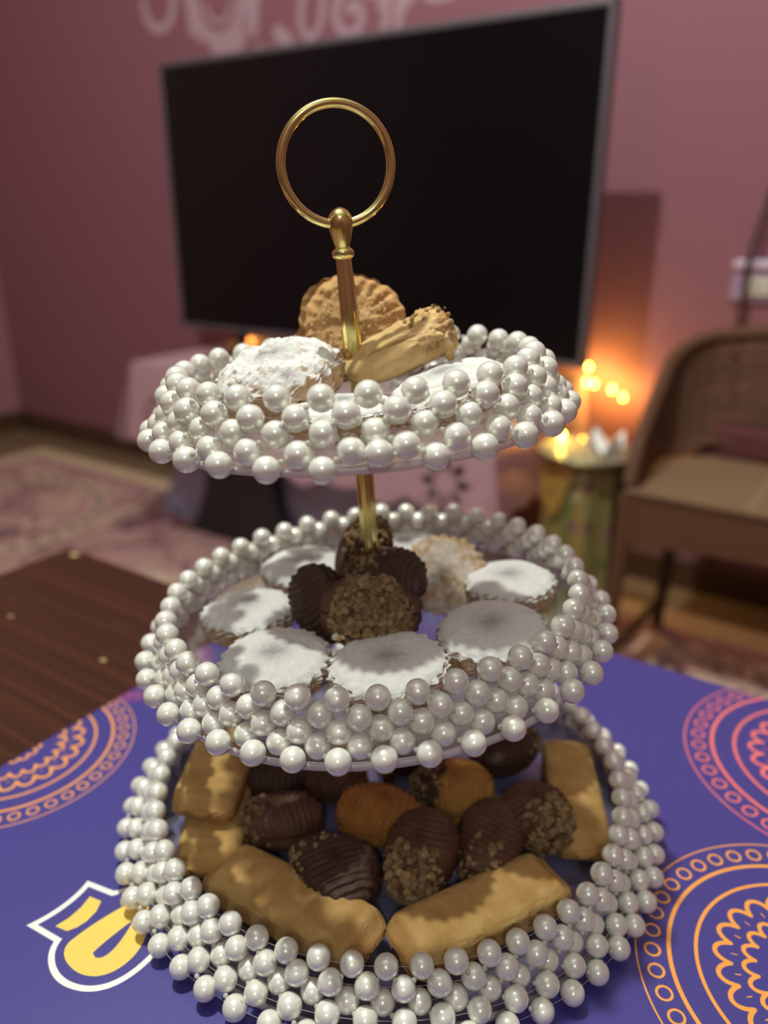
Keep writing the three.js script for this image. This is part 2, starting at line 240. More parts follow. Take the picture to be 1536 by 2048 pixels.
// ------------------------------------------------------------------ wicker armchair
{
  const ch = thing('wicker_armchair', 'brown woven wicker armchair with rounded back beside the pink wall', 'armchair');
  const k = 1.222, c0 = -0.02 * k, L = (s, y, t) => V((s + 0.01) * k - c0, y * k - FLOOR, -(t - 1.05) * k), SH = -0.36 * k - FLOOR; inRoom(ch, c0, FLOOR, 1.05 * k);
  const wick = std(lin(0.115, 0.047, 0.02), 0.7, { bumpMap: grainMap, bumpScale: 0.001 }), cane = std(lin(0.20, 0.11, 0.055), 0.55);
  const half = [[-0.3, -0.356, 1.05], [-0.302, -0.307, 1.08], [-0.306, -0.278, 1.13], [-0.309, -0.243, 1.19], [-0.309, -0.209, 1.25], [-0.288, -0.188, 1.295], [-0.255, -0.179, 1.325], [-0.185, -0.171, 1.345], [-0.1, -0.167, 1.355]];
  const rim = new THREE.CatmullRomCurve3([...half.map((p) => L(...p)), ...half.slice().reverse().map(([s, y, t]) => L(-0.06 - s, y, t))]);
  const low = new THREE.CatmullRomCurve3([...half.map(([s, y, t], i) => L(s + 0.012, i < 2 ? -0.364 + i * 0.004 : -0.352 + 0.022 * sm(4, 7, i), 1.05 + (t - 1.05) * 0.78)), ...half.slice().reverse().map(([s, y, t], j) => { const i = 8 - j; return L(-0.06 - s - 0.012, i < 2 ? -0.364 + i * 0.004 : -0.352 + 0.022 * sm(4, 7, i), 1.05 + (t - 1.05) * 0.78); })]);
  mesh('back_rim', join([new THREE.TubeGeometry(rim, 90, 0.013, 10), new THREE.TubeGeometry(low, 90, 0.007, 8)]), wick, ch);
  const at = (u, v) => { const a = rim.getPoint(u), b = low.getPoint(u), m = b.lerp(a, v); const bul = Math.sin(Math.PI * v) * 0.012; m.z -= bul * Math.sin(Math.PI * u); return m; };
  const strands = [];
  for (let i = 0; i < 92; i++) { const u0 = (i + 0.5) / 92; for (const d of [-0.018, 0.018]) strands.push(new THREE.TubeGeometry(new THREE.CatmullRomCurve3([0, 0.33, 0.66, 1].map((v) => at(clamp(u0 + d * (v - 0.5) * 2.4), v))), 6, 0.0037, 5)); }
  for (let j = 1; j < 11; j++) strands.push(new THREE.TubeGeometry(new THREE.CatmullRomCurve3(Array.from({ length: 60 }, (_, i) => { const p = at(i / 59, j / 11); p.z += (i % 2 ? 1 : -1) * 0.003; return p; })), 180, 0.0046, 5));
  mesh('woven_back', join(strands), wick, ch);
  for (const u of [0.33, 0.42, 0.5, 0.58, 0.67]) { const p = low.getPoint(u); mesh('back_post', rod(V(p.x, SH - 0.005, p.z), V(p.x, p.y, p.z), 0.008), wick, ch); }
  mesh('gap_shade_panel', rbox(0.57, 0.062, 0.035, 0, SH + 0.03, -0.285, 0.014), std(lin(0.11, 0.028, 0.03), 0.9), ch);  // added dark red box: shaded wall behind the gap, put into its colour
  // seat of plaited cane
  const seatMap = canvasMap(512, 512, (c, w, h) => { c.fillStyle = '#86684f'; c.fillRect(0, 0, w, h); for (let j = 0; j < 64; j++) for (let i = 0; i < 32; i++) { c.fillStyle = (i + j) % 2 ? '#7a5c44' : '#94765b'; c.fillRect(i * 16, j * 8 + 1, 16, 6); } c.strokeStyle = '#a58a6e'; c.lineWidth = 3; for (const x of [150, 330]) { c.beginPath(); c.moveTo(x, 0); c.lineTo(x, h); c.stroke(); } });
  mesh('seat', rbox(0.66, 0.022, 0.29, 0, SH - 0.011, -0.135, 0.009), std(0xffffff, 0.6, { map: seatMap }), ch);
  const braid = []; for (let i = 0; i < 44; i++) { const x = -0.324 + i * 0.648 / 43; braid.push(move(new THREE.SphereGeometry(0.009, 8, 6).scale(1.1, 0.7, 1), x, SH - 0.003, 0.010)); }
  mesh('seat_braid', join(braid), cane, ch);
  const ap = new THREE.Shape(); ap.moveTo(-0.34, 0); ap.lineTo(0.34, 0); ap.lineTo(0.34, -0.088); ap.bezierCurveTo(0.18, -0.061, -0.18, -0.061, -0.34, -0.088); ap.lineTo(-0.34, 0);
  mesh('apron', move(new THREE.ExtrudeGeometry(ap, { depth: 0.018, bevelEnabled: true, bevelSize: 0.002, bevelThickness: 0.002, bevelSegments: 2 }), 0, SH - 0.014, -0.008), wick, ch);
  const shade = std(lin(0.05, 0.024, 0.012), 0.6);  // darker copy of the wicker, under-seat shade put into the colour
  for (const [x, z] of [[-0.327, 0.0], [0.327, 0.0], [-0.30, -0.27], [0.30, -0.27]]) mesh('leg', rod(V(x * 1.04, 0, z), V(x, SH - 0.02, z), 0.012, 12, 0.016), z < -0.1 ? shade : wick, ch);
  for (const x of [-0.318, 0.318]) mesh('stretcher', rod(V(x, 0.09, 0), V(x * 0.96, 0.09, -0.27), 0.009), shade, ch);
}

// ------------------------------------------------------------------ switch plate and cable on the wall
{
  const sw = thing('wall_switch', 'lavender framed wall switch plate above the wicker armchair', 'switch'); inRoom(sw, -0.262, -0.134, 1.8);
  const lv = std(lin(0.36, 0.25, 0.40), 0.4);
  mesh('plate', rbox(0.145, 0.074, 0.012, 0, 0, 0.006, 0.004), lv, sw);
  mesh('top_lip', rbox(0.145, 0.017, 0.024, 0, 0.036, 0.012, 0.006), std(lin(0.62, 0.5, 0.68), 0.35), sw);
  mesh('rocker', rbox(0.098, 0.036, 0.008, 0.012, -0.006, 0.0145, 0.003), std(lin(0.60, 0.55, 0.45), 0.4), sw);
  mesh('indicator', move(new THREE.CylinderGeometry(0.004, 0.004, 0.002, 16).rotateX(Math.PI / 2), -0.025, -0.006, 0.0192), std(lin(0.12, 0.1, 0.09), 0.4), sw);
  const cb = mesh('cable', tube([room(-0.27, 0.12, 1.775), room(-0.286, 0.02, 1.772), room(-0.304, -0.095, 1.765), room(-0.303, -0.168, 1.768), room(-0.307, -0.24, 1.78), room(-0.30, -0.34, 1.79), room(-0.29, -0.6, 1.793), room(-0.29, -0.835, 1.793)], 0.0055, 60, 8), std(lin(0.035, 0.02, 0.02), 0.5));
  tag(cb, 'dark cable hanging down the wall past the switch plate', 'cable');
}

// ------------------------------------------------------------------ coffee table and the printed board lying on it
{
  const woodMap = canvasMap(1024, 1024, (c, w, h) => {
    seed = 33; c.fillStyle = '#3b221b'; c.fillRect(0, 0, w, h);
    for (let i = 0; i < 420; i++) { c.strokeStyle = ['rgba(60,32,18,.25)', 'rgba(120,70,44,.18)', 'rgba(80,44,28,.3)'][i % 3]; c.lineWidth = rr(1, 5); const y = rnd() * h; c.beginPath(); c.moveTo(0, y); c.bezierCurveTo(w * 0.3, y + rr(-18, 18), w * 0.6, y + rr(-18, 18), w, y + rr(-10, 10)); c.stroke(); }
    for (let i = 0; i < 40; i++) { c.strokeStyle = 'rgba(170,120,80,.35)'; c.lineWidth = rr(1, 3); const x = rnd() * w, y = rnd() * h; c.beginPath(); c.moveTo(x, y); c.lineTo(x + rr(-30, 30), y + rr(-20, 20)); c.stroke(); }
  });
  const ct_ = thing('coffee_table', 'dark brown wooden coffee table under the printed board', 'table'); inRoom(ct_, -0.325, FLOOR, 0.19);
  const wood = std(0xffffff, 0.3, { map: woodMap, bumpMap: grainMap, bumpScale: 0.0004 });
  mesh('table_top', rbox(0.89, 0.03, 0.60, 0, -0.364 - FLOOR - 0.015, 0, 0.004), wood, ct_);
  mesh('apron', join([rbox(0.8, 0.06, 0.018, 0, 0.415, 0.25, 0.003), rbox(0.8, 0.06, 0.018, 0, 0.415, -0.25, 0.003), rbox(0.018, 0.06, 0.5, -0.4, 0.415, 0, 0.003), rbox(0.018, 0.06, 0.5, 0.4, 0.415, 0, 0.003)]), wood, ct_);
  for (const x of [-0.4, 0.4]) for (const z of [-0.25, 0.25]) mesh('leg', rbox(0.045, 0.445, 0.045, x, 0.2225, z, 0.004), wood, ct_);
}
const BS = -0.468, BT = 0.604, BL = 0.60;
const boardMap = canvasMap(2048, 2048, (c, w, h) => {
  const k = w / BL, X = (s) => (s / 1000 - BS) * k, Y = (t) => (BT - t / 1000) * k, mm = k / 1000;
  c.fillStyle = '#433d88'; c.fillRect(0, 0, w, h);
  c.lineJoin = 'round'; c.lineCap = 'round';
  const ring = (x, y, r, wd) => { c.lineWidth = wd * mm; c.beginPath(); c.arc(X(x), Y(y), r * mm, 0, 6.2832); c.stroke(); };
  const zig = (x, y, r0, r1, n, wd, ph = 0) => {      // rounded lobes with sharp inner points
    c.lineWidth = wd * mm; c.beginPath();
    for (let i = 0; i < n; i++) {
      const a0 = (i / n) * 6.2832 + ph, a1 = ((i + 1) / n) * 6.2832 + ph, am = (a0 + a1) / 2, q = (a, r) => [X(x + r * Math.cos(a)), Y(y + r * Math.sin(a))];
      const p0 = q(a0, r0), p1 = q(a1, r0), m0 = q(a0 + (a1 - a0) * 0.2, r1 * 1.05), m1 = q(a1 - (a1 - a0) * 0.2, r1 * 1.05);
      if (!i) c.moveTo(...p0); c.bezierCurveTo(...m0, ...m1, ...p1);
    }
    c.closePath(); c.stroke();
  };
  const mandala = (x, y, R, col, ph = 0) => {
    c.strokeStyle = c.fillStyle = col;
    ring(x, y, R * 91.4, R * 1.0); ring(x, y, R * 74.6, R * 2.3); ring(x, y, R * 61, R * 2.0);
    const n = 42; for (let i = 0; i < n; i++) { const a = i / n * 6.2832 + ph; c.lineWidth = R * 1.35 * mm; c.beginPath(); c.arc(X(x + R * 83 * Math.cos(a)), Y(y + R * 83 * Math.sin(a)), R * 3.75 * mm, 0, 6.2832); c.stroke(); }
    zig(x, y, R * 44.5, R * 52, 22, R * 2.5, ph); zig(x, y, R * 32.5, R * 38.5, 22, R * 2.3, ph + 0.14); zig(x, y, R * 16, R * 20, 14, R * 2, ph);
    c.lineWidth = R * 0.7 * mm; for (let i = 0; i < 22; i++) { const a = i / 22 * 6.2832 + ph + 0.14; c.beginPath(); c.moveTo(X(x + R * 41 * Math.cos(a)), Y(y + R * 41 * Math.sin(a))); c.lineTo(X(x + R * 43.6 * Math.cos(a)), Y(y + R * 43.6 * Math.sin(a))); c.stroke(); }
    c.beginPath(); c.arc(X(x), Y(y), R * 7 * mm, 0, 6.3); c.fill();
  };
  mandala(-492, 366, 0.62, '#d8566c', 0.1);
  mandala(17, 545, 1.112, '#fa7a6c', 0.03);
  mandala(28, 356, 1.0, '#f5a24c', 0.06);
  mandala(-479, 238, 0.9, '#f5a24c', 0.02);
  // yellow lettering inside its white outline
  const poly = (pts, curve = true) => { c.beginPath(); pts.forEach(([s, t], i) => { if (!i) return c.moveTo(X(s), Y(t)); if (!curve) return c.lineTo(X(s), Y(t)); const [a, b] = pts[i - 1]; c.quadraticCurveTo(X(a), Y(b), X((a + s) / 2), Y((b + t) / 2)); if (i === pts.length - 1) c.lineTo(X(s), Y(t)); }); c.closePath(); };
  c.strokeStyle = '#f2efe8'; c.lineWidth = 3.3 * mm; c.lineJoin = 'miter';
  c.beginPath(); c.moveTo(X(-300), Y(213)); c.lineTo(X(-314), Y(193)); c.lineTo(X(-331.5), Y(189.5)); c.bezierCurveTo(X(-328.5), Y(180), X(-328.5), Y(168), X(-333), Y(155)); c.lineTo(X(-313), Y(157)); c.bezierCurveTo(X(-310), Y(148), X(-298), Y(142), X(-286), Y(144.5)); c.bezierCurveTo(X(-270), Y(148), X(-263), Y(160), X(-264.5), Y(180)); c.bezierCurveTo(X(-266), Y(200), X(-280), Y(212), X(-300), Y(213)); c.closePath(); c.stroke();
  c.fillStyle = '#f0cd62';
  poly([[-323, 184.5], [-315, 186], [-311.5, 180], [-310.5, 173], [-311.5, 167.5], [-314, 163], [-322, 161.5], [-320.5, 169], [-321, 177]], false); c.fill();
  c.beginPath(); c.moveTo(X(-304), Y(200)); c.lineTo(X(-307.5), Y(193)); c.lineTo(X(-304), Y(190.5)); c.lineTo(X(-302), Y(190.5)); c.bezierCurveTo(X(-304.5), Y(182), X(-307), Y(171), X(-307.2), Y(160)); c.bezierCurveTo(X(-306.5), Y(153), X(-298), Y(150), X(-288), Y(151)); c.bezierCurveTo(X(-276), Y(153), X(-271), Y(162), X(-272), Y(173)); c.bezierCurveTo(X(-273), Y(183), X(-282), Y(194), X(-293), Y(200)); c.closePath(); c.fill();
  c.fillStyle = '#433d88';
  c.beginPath(); c.moveTo(X(-290), Y(188)); c.bezierCurveTo(X(-291), Y(180), X(-291.8), Y(170), X(-291.3), Y(162.5)); c.lineTo(X(-288), Y(161.5)); c.bezierCurveTo(X(-283), Y(163), X(-282), Y(170), X(-290), Y(188)); c.closePath(); c.fill();
});
{
  const g = new THREE.BoxGeometry(BL, 0.004, BL, 1, 1, 1), p = g.attributes.position, u = g.attributes.uv;
  for (let i = 0; i < p.count; i++) u.setXY(i, p.getX(i) / BL + 0.5, 0.5 - p.getZ(i) / BL);
  const b = inRoom(mesh('printed_board', g, std(0xffffff, 0.38, { map: boardMap, clearcoat: 0.25, clearcoatRoughness: 0.25 })), BS + BL / 2, -0.362, BT - BL / 2);
  tag(b, 'purple board printed with orange and coral rosettes under the cake stand', 'board');
}

// ------------------------------------------------------------------ cake stand of pearls
const pearlMat = std(lin(0.86, 0.85, 0.775), 0.25, { clearcoat: 1, clearcoatRoughness: 0.04, sheen: 0.25, sheenRoughness: 0.3, sheenColor: lin(0.9, 0.86, 0.72), ior: 1.65, metalness: 0.2 });
const gold = std(lin(0.88, 0.78, 0.30), 0.13, { metalness: 1 });
const acrylic = std(lin(0.97, 0.97, 0.97), 0.06, { transmission: 0.94, thickness: 0, ior: 1.49 });
const acrylicEdge = std(lin(0.78, 0.72, 0.72), 0.35, { transmission: 0.3, thickness: 0 });
const clearBead = std(lin(0.85, 0.84, 0.76), 0.08, { transmission: 0.55, thickness: 0.002, ior: 1.5 });
const BASE = V(0.0035, -0.36, -0.407);
const TIER = {
  top: { c: V(-0.0151, -0.0725, -0.4097), n: V(-0.0735, 0.9972, -0.0151), N: 29, plate: 0.1045, y: -0.0268, th: 0.003, rows: [[0.0915, 0, 9.85], [0.0976, -0.0063, 3.70], [0.0985, -0.0135, 9.3], [0.1039, -0.0199, 2.8], [0.109, -0.0252, 9.36]] },
  mid: { c: V(-0.0071, -0.2002, -0.4069), n: V(-0.0923, 0.9956, -0.0131), N: 41, plate: 0.1275, y: -0.0268, th: 0.003, rows: [[0.1166, 0, 0.02], [0.1186, -0.0078, 4.2], [0.1203, -0.0141, 8.75], [0.1226, -0.0204, 4.6], [0.1316, -0.0224, 8.74]] },
  base: { c: V(0.0035, -0.3284, -0.4071), n: V(0, 1, 0), N: 55, plate: 0.155, y: -0.0270, th: 0.0035, rows: [[0.1435, 0, 5.80], [0.1482, -0.0071, 2.75], [0.1491, -0.0157, 6.4], [0.1573, -0.0173, 2.78], [0.164, -0.0228, 5.5]] },
};
const stand = thing('cake_stand', 'three-tier cake stand of strung white pearls with gold ring handle', 'cake stand');
stand.position.copy(BASE);
for (const k of Object.keys(TIER)) {
  const t = TIER[k], n = t.n.clone().normalize(), e1 = V().crossVectors(n, V(0, 0, 1)).normalize(), e2 = V().crossVectors(e1, n);
  t.q = new THREE.Quaternion().setFromRotationMatrix(new THREE.Matrix4().makeBasis(e1, n, e2));
  t.at = (a, h, b) => V(a, h, b).applyQuaternion(t.q).add(t.c);         // a to the right, b towards the viewer, h up, metres
}
{
  seed = 99;
  const ball = new THREE.SphereGeometry(0.006, 32, 22), bead = new THREE.SphereGeometry(0.00135, 8, 6), all = [], beads = [];
  for (const k of Object.keys(TIER)) {
    const t = TIER[k];
    t.mesh = mesh('tier_plate', lathe([[0.0035, 0], [t.plate - 0.0004, 0], [t.plate, -0.0004], [t.plate, -t.th + 0.0004], [t.plate - 0.0004, -t.th], [0.0035, -t.th]], 128), acrylic, stand);
    t.mesh.position.copy(t.at(0, t.y, 0)).sub(BASE); t.mesh.quaternion.copy(t.q);
    mesh('plate_rim', lathe([[t.plate - 0.0012, 0.0002], [t.plate + 0.0003, 0.0002], [t.plate + 0.0006, -t.th / 2], [t.plate + 0.0003, -t.th - 0.0002], [t.plate - 0.0012, -t.th - 0.0002]], 128), acrylicEdge, t.mesh);
    t.rows.forEach(([r, h, ph], j) => {
      for (let i = 0; i < t.N; i++) {
        const th = (ph + i * 360 / t.N + rr(-0.5, 0.5) * 14 / t.N) * RAD, rj = r + rr(-1, 1) * 0.0007; let hj = h + rr(-1, 1) * 0.0006;
        if (k === 'top' && j === 4 && Math.abs(th / RAD - 83.8) < 3) hj += 0.0045;
        const p = V(rj * Math.cos(th), hj - t.y, rj * Math.sin(th)), s = rr(0.975, 1.02);
        const front = Math.sin(th), w = p.clone().applyQuaternion(t.mesh.quaternion).add(t.mesh.position).add(BASE);
        let score = 0.35 / w.length();
        if (front > -0.1) score += [1, 0.95, k === 'top' ? 0.7 : 0.25, 0.9, 1][j]; else score += j === 0 ? 0.85 : j === 1 ? 0.5 : j === 4 && front > -0.45 ? 0.5 : 0;
        if (k === 'base' && front < -0.35) score -= 0.9; if (w.z > -0.27 && k === 'base' && j > 2) score -= 0.15;
        all.push({ t, p, s, score });
        if (j < 4) { const [r2, h2] = t.rows[j + 1]; for (const d of [-1, 1]) { const a2 = th + d * Math.PI / t.N, q = V(r2 * Math.cos(a2), h2 - t.y, r2 * Math.sin(a2)).add(p).multiplyScalar(0.5), o = V(q.x, 0, q.z).normalize(); beads.push({ t, p: q.addScaledVector(o, 0.0026 * (rnd() < 0.65 ? 1 : -1)).add(V(0, 0.0008, 0)) }); } }
      }
    });
  }
  all.sort((a, b) => b.score - a.score);
  all.slice(0, 300).forEach((o) => { const m = mesh('pearl', ball, pearlMat, o.t.mesh); m.position.copy(o.p); m.scale.setScalar(o.s); });
  const inStand = (o) => o.p.clone().applyQuaternion(o.t.q).add(o.t.mesh.position), M = new THREE.Matrix4(), Q = new THREE.Quaternion();
  const far = all.slice(300), im = new THREE.InstancedMesh(ball, pearlMat, far.length); im.name = 'pearl_strand'; im.userData.kind = 'stuff'; im.userData.label = 'white pearls strung further round the rims';
  far.forEach((o, i) => im.setMatrixAt(i, M.compose(inStand(o), Q, V(o.s, o.s, o.s)))); im.castShadow = im.receiveShadow = true; stand.add(im);
  const bm = new THREE.InstancedMesh(bead, clearBead, beads.length); bm.name = 'seed_bead_strand'; bm.userData.kind = 'stuff'; bm.userData.label = 'tiny clear beads between the pearls';
  beads.forEach((o, i) => bm.setMatrixAt(i, M.compose(inStand(o), Q, V(1, 1, 1)))); bm.castShadow = bm.receiveShadow = true; stand.add(bm);
  // nylon thread circling each row
  for (const k of Object.keys(TIER)) { const t = TIER[k]; mesh('nylon_thread', join(t.rows.map(([r, h]) => move(new THREE.TorusGeometry(r, 0.00009, 5, 160).rotateX(Math.PI / 2), 0, h - t.y, 0))), acrylicEdge, t.mesh); }
}
{
  // fluted gold rods between the plates, collar, knob and ring
  const fluted = (a, b, prof, n = 12) => {
    const d = b.clone().sub(a), len = d.length(), g = grid(n * 8, 40, (u, v) => { const th = u * 2 * Math.PI, R = prof(v); const r = R * (1 - 0.06 * Math.pow(Math.abs(Math.sin(th * n / 2)), 0.7) * sm(0.0, 0.1, v)); return V(r * Math.cos(th), v * len, r * Math.sin(th)); }, null, true);
    g.applyQuaternion(new THREE.Quaternion().setFromUnitVectors(V(0, 1, 0), d.normalize())); const o = a.clone().sub(BASE); return move(g, o.x, o.y, o.z);
  };
  const pT = TIER.top.at(0, TIER.top.y, 0), pM = TIER.mid.at(0, TIER.mid.y, 0), pB = TIER.base.at(0, TIER.base.y, 0), under = (k) => TIER[k].at(0, TIER[k].y - TIER[k].th, 0);
  const collarAt = V(-0.0203, -0.0217, -0.4105);
  mesh('pole', fluted(pB, under('mid'), (v) => 0.0027 + 0.0022 * Math.sin(Math.PI * Math.min(1, 0.1 + v * 0.8))), gold, stand);
  mesh('pole', fluted(pM, under('top'), (v) => 0.0024 + 0.0026 * Math.pow(Math.sin(Math.PI * 0.5 * clamp(v * 1.25)), 1.2) - 0.0012 * sm(0.8, 1, v)), gold, stand);
  mesh('pole', fluted(pT, collarAt, (v) => 0.0027 + 0.0021 * Math.sin(Math.PI * 0.5 * clamp(v * 1.5)) - 0.0009 * sm(0.66, 1, v)), gold, stand);
  const nuts = []; for (const k of ['top', 'mid', 'base']) { const g = lathe([[0.001, 0], [0.0075, 0], [0.008, 0.0008], [0.0075, 0.0016], [0.003, 0.0018]], 24); g.applyQuaternion(TIER[k].q); const p = TIER[k].at(0, TIER[k].y, 0).sub(BASE); nuts.push(move(g, p.x, p.y, p.z)); }
  mesh('washer', join(nuts), std(lin(0.35, 0.24, 0.1), 0.35, { metalness: 0.9 }), stand);
  const ax = V(-0.0735, 0.9972, -0.0151).normalize(), q = new THREE.Quaternion().setFromUnitVectors(V(0, 1, 0), ax), o = collarAt.clone().sub(BASE);
  const put = (g) => { g.applyQuaternion(q); return move(g, o.x, o.y, o.z); };
  mesh('collar', put(lathe([[0.0038, 0], [0.0046, 0.0004], [0.0055, 0.0014], [0.0057, 0.0028], [0.0054, 0.0040], [0.0042, 0.005], [0.0036, 0.0056]], 40)), gold, stand);
  mesh('knob', put(lathe([[0.0036, 0.0054], [0.0042, 0.0075], [0.0052, 0.011], [0.0060, 0.0145], [0.0063, 0.0172], [0.0060, 0.0195], [0.0050, 0.0215], [0.0035, 0.0230], [0.0018, 0.0239], [0.0003, 0.0243]], 40)), gold, stand);
  const ring = new THREE.TorusGeometry(0.0268, 0.0023, 20, 110); ring.rotateY(13 * RAD); ring.rotateZ(4 * RAD);
  const rc = V(-0.0228, 0.0214, -0.4103).sub(BASE); mesh('ring_handle', move(ring, rc.x, rc.y, rc.z), gold, stand);
}

// ------------------------------------------------------------------ sweets: builders
const cookieMat = std(0xffffff, 0.9, { vertexColors: true, bumpMap: grainMap, bumpScale: 0.0005 });
const glossMat = std(0xffffff, 0.5, { vertexColors: true, bumpMap: grainMap, bumpScale: 0.0003 });
const place = (o, tier, a, h, b) => { o.position.copy(TIER[tier].at(a / 1000, h / 1000, b / 1000)); return o; };   // millimetres on a tier
function face(o, tier, xAxis, up) {                      // long axis and up direction in the tier's own axes (a, h, b)
  const x = V(...xAxis).normalize(), u = V(...up), z = V().crossVectors(x, u).normalize(), y = V().crossVectors(z, x);
  o.quaternion.copy(TIER[tier].q).multiply(new THREE.Quaternion().setFromRotationMatrix(new THREE.Matrix4().makeBasis(x, y, z))); return o;
}
// a butter biscuit buried in icing sugar; origin at the middle of its underside
function kahk(label, sd, R, H, powder, tier, a, h, b, xAxis, up, oval = 1, dome = 0.66, lump = 1) {
  const g = grid(150, 84, (u, v) => {
    const th = u * 2 * Math.PI, c = Math.cos(th), s = Math.sin(th);
    // profile: underside, side wall, top
    let r, y;
    const wall = 1 - dome * 0.6;
    if (v < 0.15) { r = v / 0.15 * 0.93; y = 0.02 * r; } else if (v < 0.38) { const q = (v - 0.15) / 0.23; r = 0.93 + 0.07 * Math.sin(Math.PI / 2 * q); y = 0.02 + (wall - 0.02) * q; } else { const q = (v - 0.38) / 0.62; r = Math.cos(q * Math.PI / 2) ** 0.72; y = wall + dome * 0.6 * Math.sin(q * Math.PI / 2) ** 1.1; }
    const side = sm(0.12, 0.22, v) * (1 - sm(0.42, 0.62, v));
    const lob = 1 + 0.035 * fbm(c * 1.3 + sd, s * 1.3, sd * 2.1, 2) + side * 0.04 * Math.sin(th * 25 + 2 * fbm(c, s, sd, 1));
    const x = r * R * lob * c, z = r * R * lob * s * oval;
    const k = 260, rough = fbm(x * k + sd * 7, y * 6, z * k, 4);
    const crumble = side * Math.max(0, fbm(x * 420 + sd, y * 12, z * 420, 3)) * 0.0020;
    const bumps = (rough * 0.00045 + fbm(x * 70 + sd, z * 70, sd, 2) * 0.0008 * sm(0.3, 0.6, v)) * lump;
    return V(x * (1 + (side * rough * 0.0013 - crumble) / R), y * H + bumps * sm(0.2, 0.5, v), z * (1 + (side * rough * 0.0009 - crumble) / R));
  }, (u, v) => [u * 9, v * 3], true);
  paint(g, (p, n) => {
    const f = fbm(p.x * 230 + sd, p.y * 230, p.z * 230, 4), f2 = fbm(p.x * 70, p.y * 60 + sd, p.z * 70, 3), tone = clamp(0.5 + f2 * 0.6);
    const bake = mix3([0.46, 0.27, 0.125], [0.66, 0.45, 0.255], tone);
    const m = clamp(sm(0.28, 0.86, n.y + 0.42 * f + 0.25 * f2 + powder * 0.8 * (powder > 0 ? sm(0.05, 0.5, n.y) : 1)) * (0.80 + 0.20 * sm(0.2, 0.6, n.y))) * (powder < -0.3 ? 0.55 : 1);
    return mix3(bake, [0.86, 0.845, 0.82], m);
  });
  const o = mesh('sugared_biscuit', g, cookieMat); tag(o, label, 'biscuit', 'icing-sugared biscuits on the stand'); place(o, tier, a, h, b); return face(o, tier, xAxis, up);
}
// crumbs: small broken grains merged into one coat
function crumbGrain(size) { const g = new THREE.IcosahedronGeometry(size, 0), p = g.attributes.position, m = new Map(); for (let i = 0; i < p.count; i++) { const k = [p.getX(i), p.getY(i), p.getZ(i)].map((x) => x.toFixed(5)).join(); if (!m.has(k)) m.set(k, rr(0.65, 1.25)); const s = m.get(k); p.setXYZ(i, p.getX(i) * s, p.getY(i) * s, p.getZ(i) * s); } g.rotateX(rnd() * 6).rotateY(rnd() * 6); g.computeVertexNormals(); return g; }
const SHELL = { choc: [0.062, 0.027, 0.015], brown: [0.115, 0.05, 0.024], amber: [0.42, 0.175, 0.035], honey: [0.46, 0.23, 0.05], tan: [0.34, 0.19, 0.08] };
